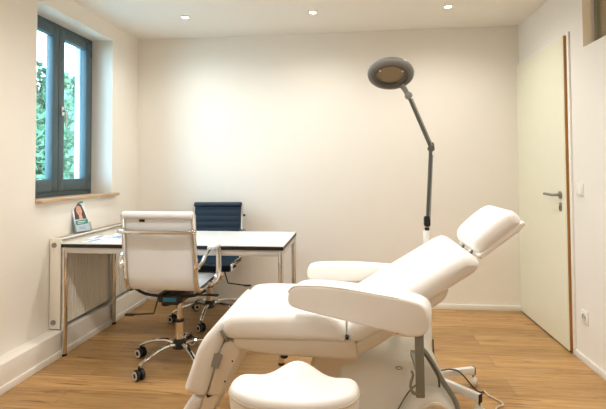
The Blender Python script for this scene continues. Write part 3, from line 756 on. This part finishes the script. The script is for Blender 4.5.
# ring head, tilted towards the camera
hc = Vector(Lq(0.2125, 1.7444, 2.5450))
rot = Matrix.Rotation(R(3), 4, 'Y') @ Matrix.Rotation(R(-28), 4, 'X') @ Matrix.Scale(.94, 4)
b = MB(); b.lathe([(.090, -.018), (.097, -.022), (.120, -.021), (.132, -.012), (.135, .002), (.130, .016), (.112, .024), (.094, .022), (.088, .012), (.086, -.006), (.090, -.018)], hc, 48, rot, False)
head = b.build('lamp_head', 'lampgrey', lp, 50)
b = MB(); b.lathe([(.001, -.006), (.05, -.004), (.088, .0), (.088, .004), (.05, .010), (.001, .014)], hc, 40, rot); b.build('lens', 'lens', head, 60)
b = MB(); b.lathe([(.083, -.012), (.0885, -.0195), (.099, -.0235), (.1015, -.0235), (.0895, -.017), (.084, -.010)], hc, 40, rot, False); b.build('light_strip', 'led', head)
for a_ in (R(-30), R(-150)):  # small white discs that paint bright reflections onto the lens
    MB().lathe([(.0005, -.0035), (.007, -.0035), (.0075, .0)], hc+rot.to_3x3() @ Vector((.074*cos(a_), .074*sin(a_), -.008)), 12, rot).build('painted_glint', 'plate', head)
# cables
b = MB(); b.tube([(.705, 2.63, .006), (.715, 2.58, .006), (.755, 2.52, .006), (.758, 2.48, .006), (.72, 2.455, .006), (.695, 2.40, .006), (.64, 2.31, .006), (.58, 2.28, .006)], .0048, 8, 5)
tag(b.build('power_cable', 'cable'), 'pale power cable looping on the wooden floor by the lamp castors', 'cable')
b = MB(); b.tube([Lq(.424, .30, 2.56), Lq(.429, .17, 2.555), Lq(.452, .135, 2.56), Lq(.52, .127, 2.60), Lq(.58, .10, 2.625), Lq(.66, .015, 2.61), Lq(.70, .006, 2.615)], .0042, 8, 5); b.build('lamp_cord', 'darkcable', lp)

# ------------------------------------------------------------------ outside
struct(MB().box((-9, 7, -.75), (14.0, 24, .1)).build('ground_outside', 'ground'))
def tree(x, y, h, w, n, label, lm, seed):
    rg = random.Random(seed)
    t = thing('tree', label, 'tree', (x, y, -.7), 0, 'trees outside the window')
    b = MB(); b.tube([(0, 0, 0), (.05, .03, h*.35), (-.03, .06, h*.6), (.04, 0, h*.9)], [.09, .03], 8, 4)
    for k in range(7):
        a = rg.uniform(0, 6.28); z = h*rg.uniform(.25, .7); b.tube([(0, 0, z), (cos(a)*w*.35, sin(a)*w*.35, z+h*.12), (cos(a)*w*.6, sin(a)*w*.6, z+h*.18)], [.03, .008], 6, 2)
    b.build('trunk', 'bark', t)
    b = MB()
    for k in range(n):
        u = rg.random()**.5; a = rg.uniform(0, 2*PI); z = rg.uniform(.06, 1)
        prof_ = w*(sin(PI*min(1, z*.9+.08))**.5)*(.8+.25*sin(5*a+z*9))
        q = Vector((cos(a)*u*prof_, sin(a)*u*prof_, z*h*(1+.08*sin(3*a))))
        s_ = rg.uniform(.05, .10); e = Euler((rg.uniform(-1, 1), rg.uniform(-1, 1), rg.uniform(0, 6.28))).to_matrix()
        b.poly([q+e @ Vector(v)*s_ for v in ((-1, 0, 0), (-.2, -.5, .05), (1, 0, 0), (-.2, .5, .05))])
    o = b.build('foliage', lm, t); return t
tree(-5.4, 7.25, 3.5, 1.0, 9000, 'leafy green tree outside, seen through the left window pane', 'leaf', 3)
tree(-6.2, 9.45, 3.75, .85, 9000, 'leafy green tree outside, seen through the right window pane', 'leaf2', 5)

# ------------------------------------------------------------------ sky and camera
w = bpy.data.worlds.new('overcast_sky'); SC.world = w; w.use_nodes = True
nt = w.node_tree; nt.nodes.clear()
o_ = nt.nodes.new('ShaderNodeOutputWorld'); bg = nt.nodes.new('ShaderNodeBackground')
tcn = nt.nodes.new('ShaderNodeTexCoord'); sx = nt.nodes.new('ShaderNodeSeparateXYZ'); rp = nt.nodes.new('ShaderNodeValToRGB')
link(nt, tcn.outputs['Generated'], sx.inputs[0]); link(nt, sx.outputs['Z'], rp.inputs[0])
rp.color_ramp.elements[0].color = (.48, .78, 1, 1); rp.color_ramp.elements[1].color = (.36, .68, 1, 1)
link(nt, rp.outputs[0], bg.inputs[0]); bg.inputs[1].default_value = 12; link(nt, bg.outputs[0], o_.inputs[0])
la = bpy.data.lights.new('window_portal', 'AREA'); la.shape = 'RECTANGLE'; la.size = WZ1-WZ0; la.size_y = WY1-WY0; la.cycles.is_portal = True
lo = bpy.data.objects.new('window_portal', la); COL.objects.link(lo); lo.location = (XL-TW-.02, (WY0+WY1)/2, (WZ0+WZ1)/2); lo.rotation_euler = (0, R(-90), 0)

cam = bpy.data.cameras.new('camera'); co = bpy.data.objects.new('camera', cam); COL.objects.link(co); SC.camera = co
yaw, pitch, roll = .1079, .0302, -.0047
r0 = Vector((cos(yaw), sin(yaw), 0)); f0 = Vector((-sin(yaw), cos(yaw), 0)); u0 = Vector((0, 0, 1))
fw = f0*cos(pitch)+u0*sin(pitch); u1 = -f0*sin(pitch)+u0*cos(pitch)
rr = r0*cos(roll)+u1*sin(roll); uu = -r0*sin(roll)+u1*cos(roll)
co.matrix_world = Matrix.Translation((0, 0, 1.22)) @ Matrix((rr, uu, -fw)).transposed().to_4x4()
cam.sensor_fit = 'HORIZONTAL'; cam.sensor_width = 36; cam.lens = 36*457.2/606
cam.shift_y = -(204.5-155.7)/606
cam.clip_start = .02
SC.view_settings.view_transform = 'Standard'; SC.view_settings.look = 'None'
SC.view_settings.exposure = .27; SC.view_settings.gamma = 1
SC.cycles.use_denoising = True
SC.cycles.max_bounces = 10; SC.cycles.diffuse_bounces = 6; SC.cycles.transparent_max_bounces = 12
SC.cycles.sample_clamp_indirect = 6
SC.cycles.caustics_reflective = False; SC.cycles.caustics_refractive = False
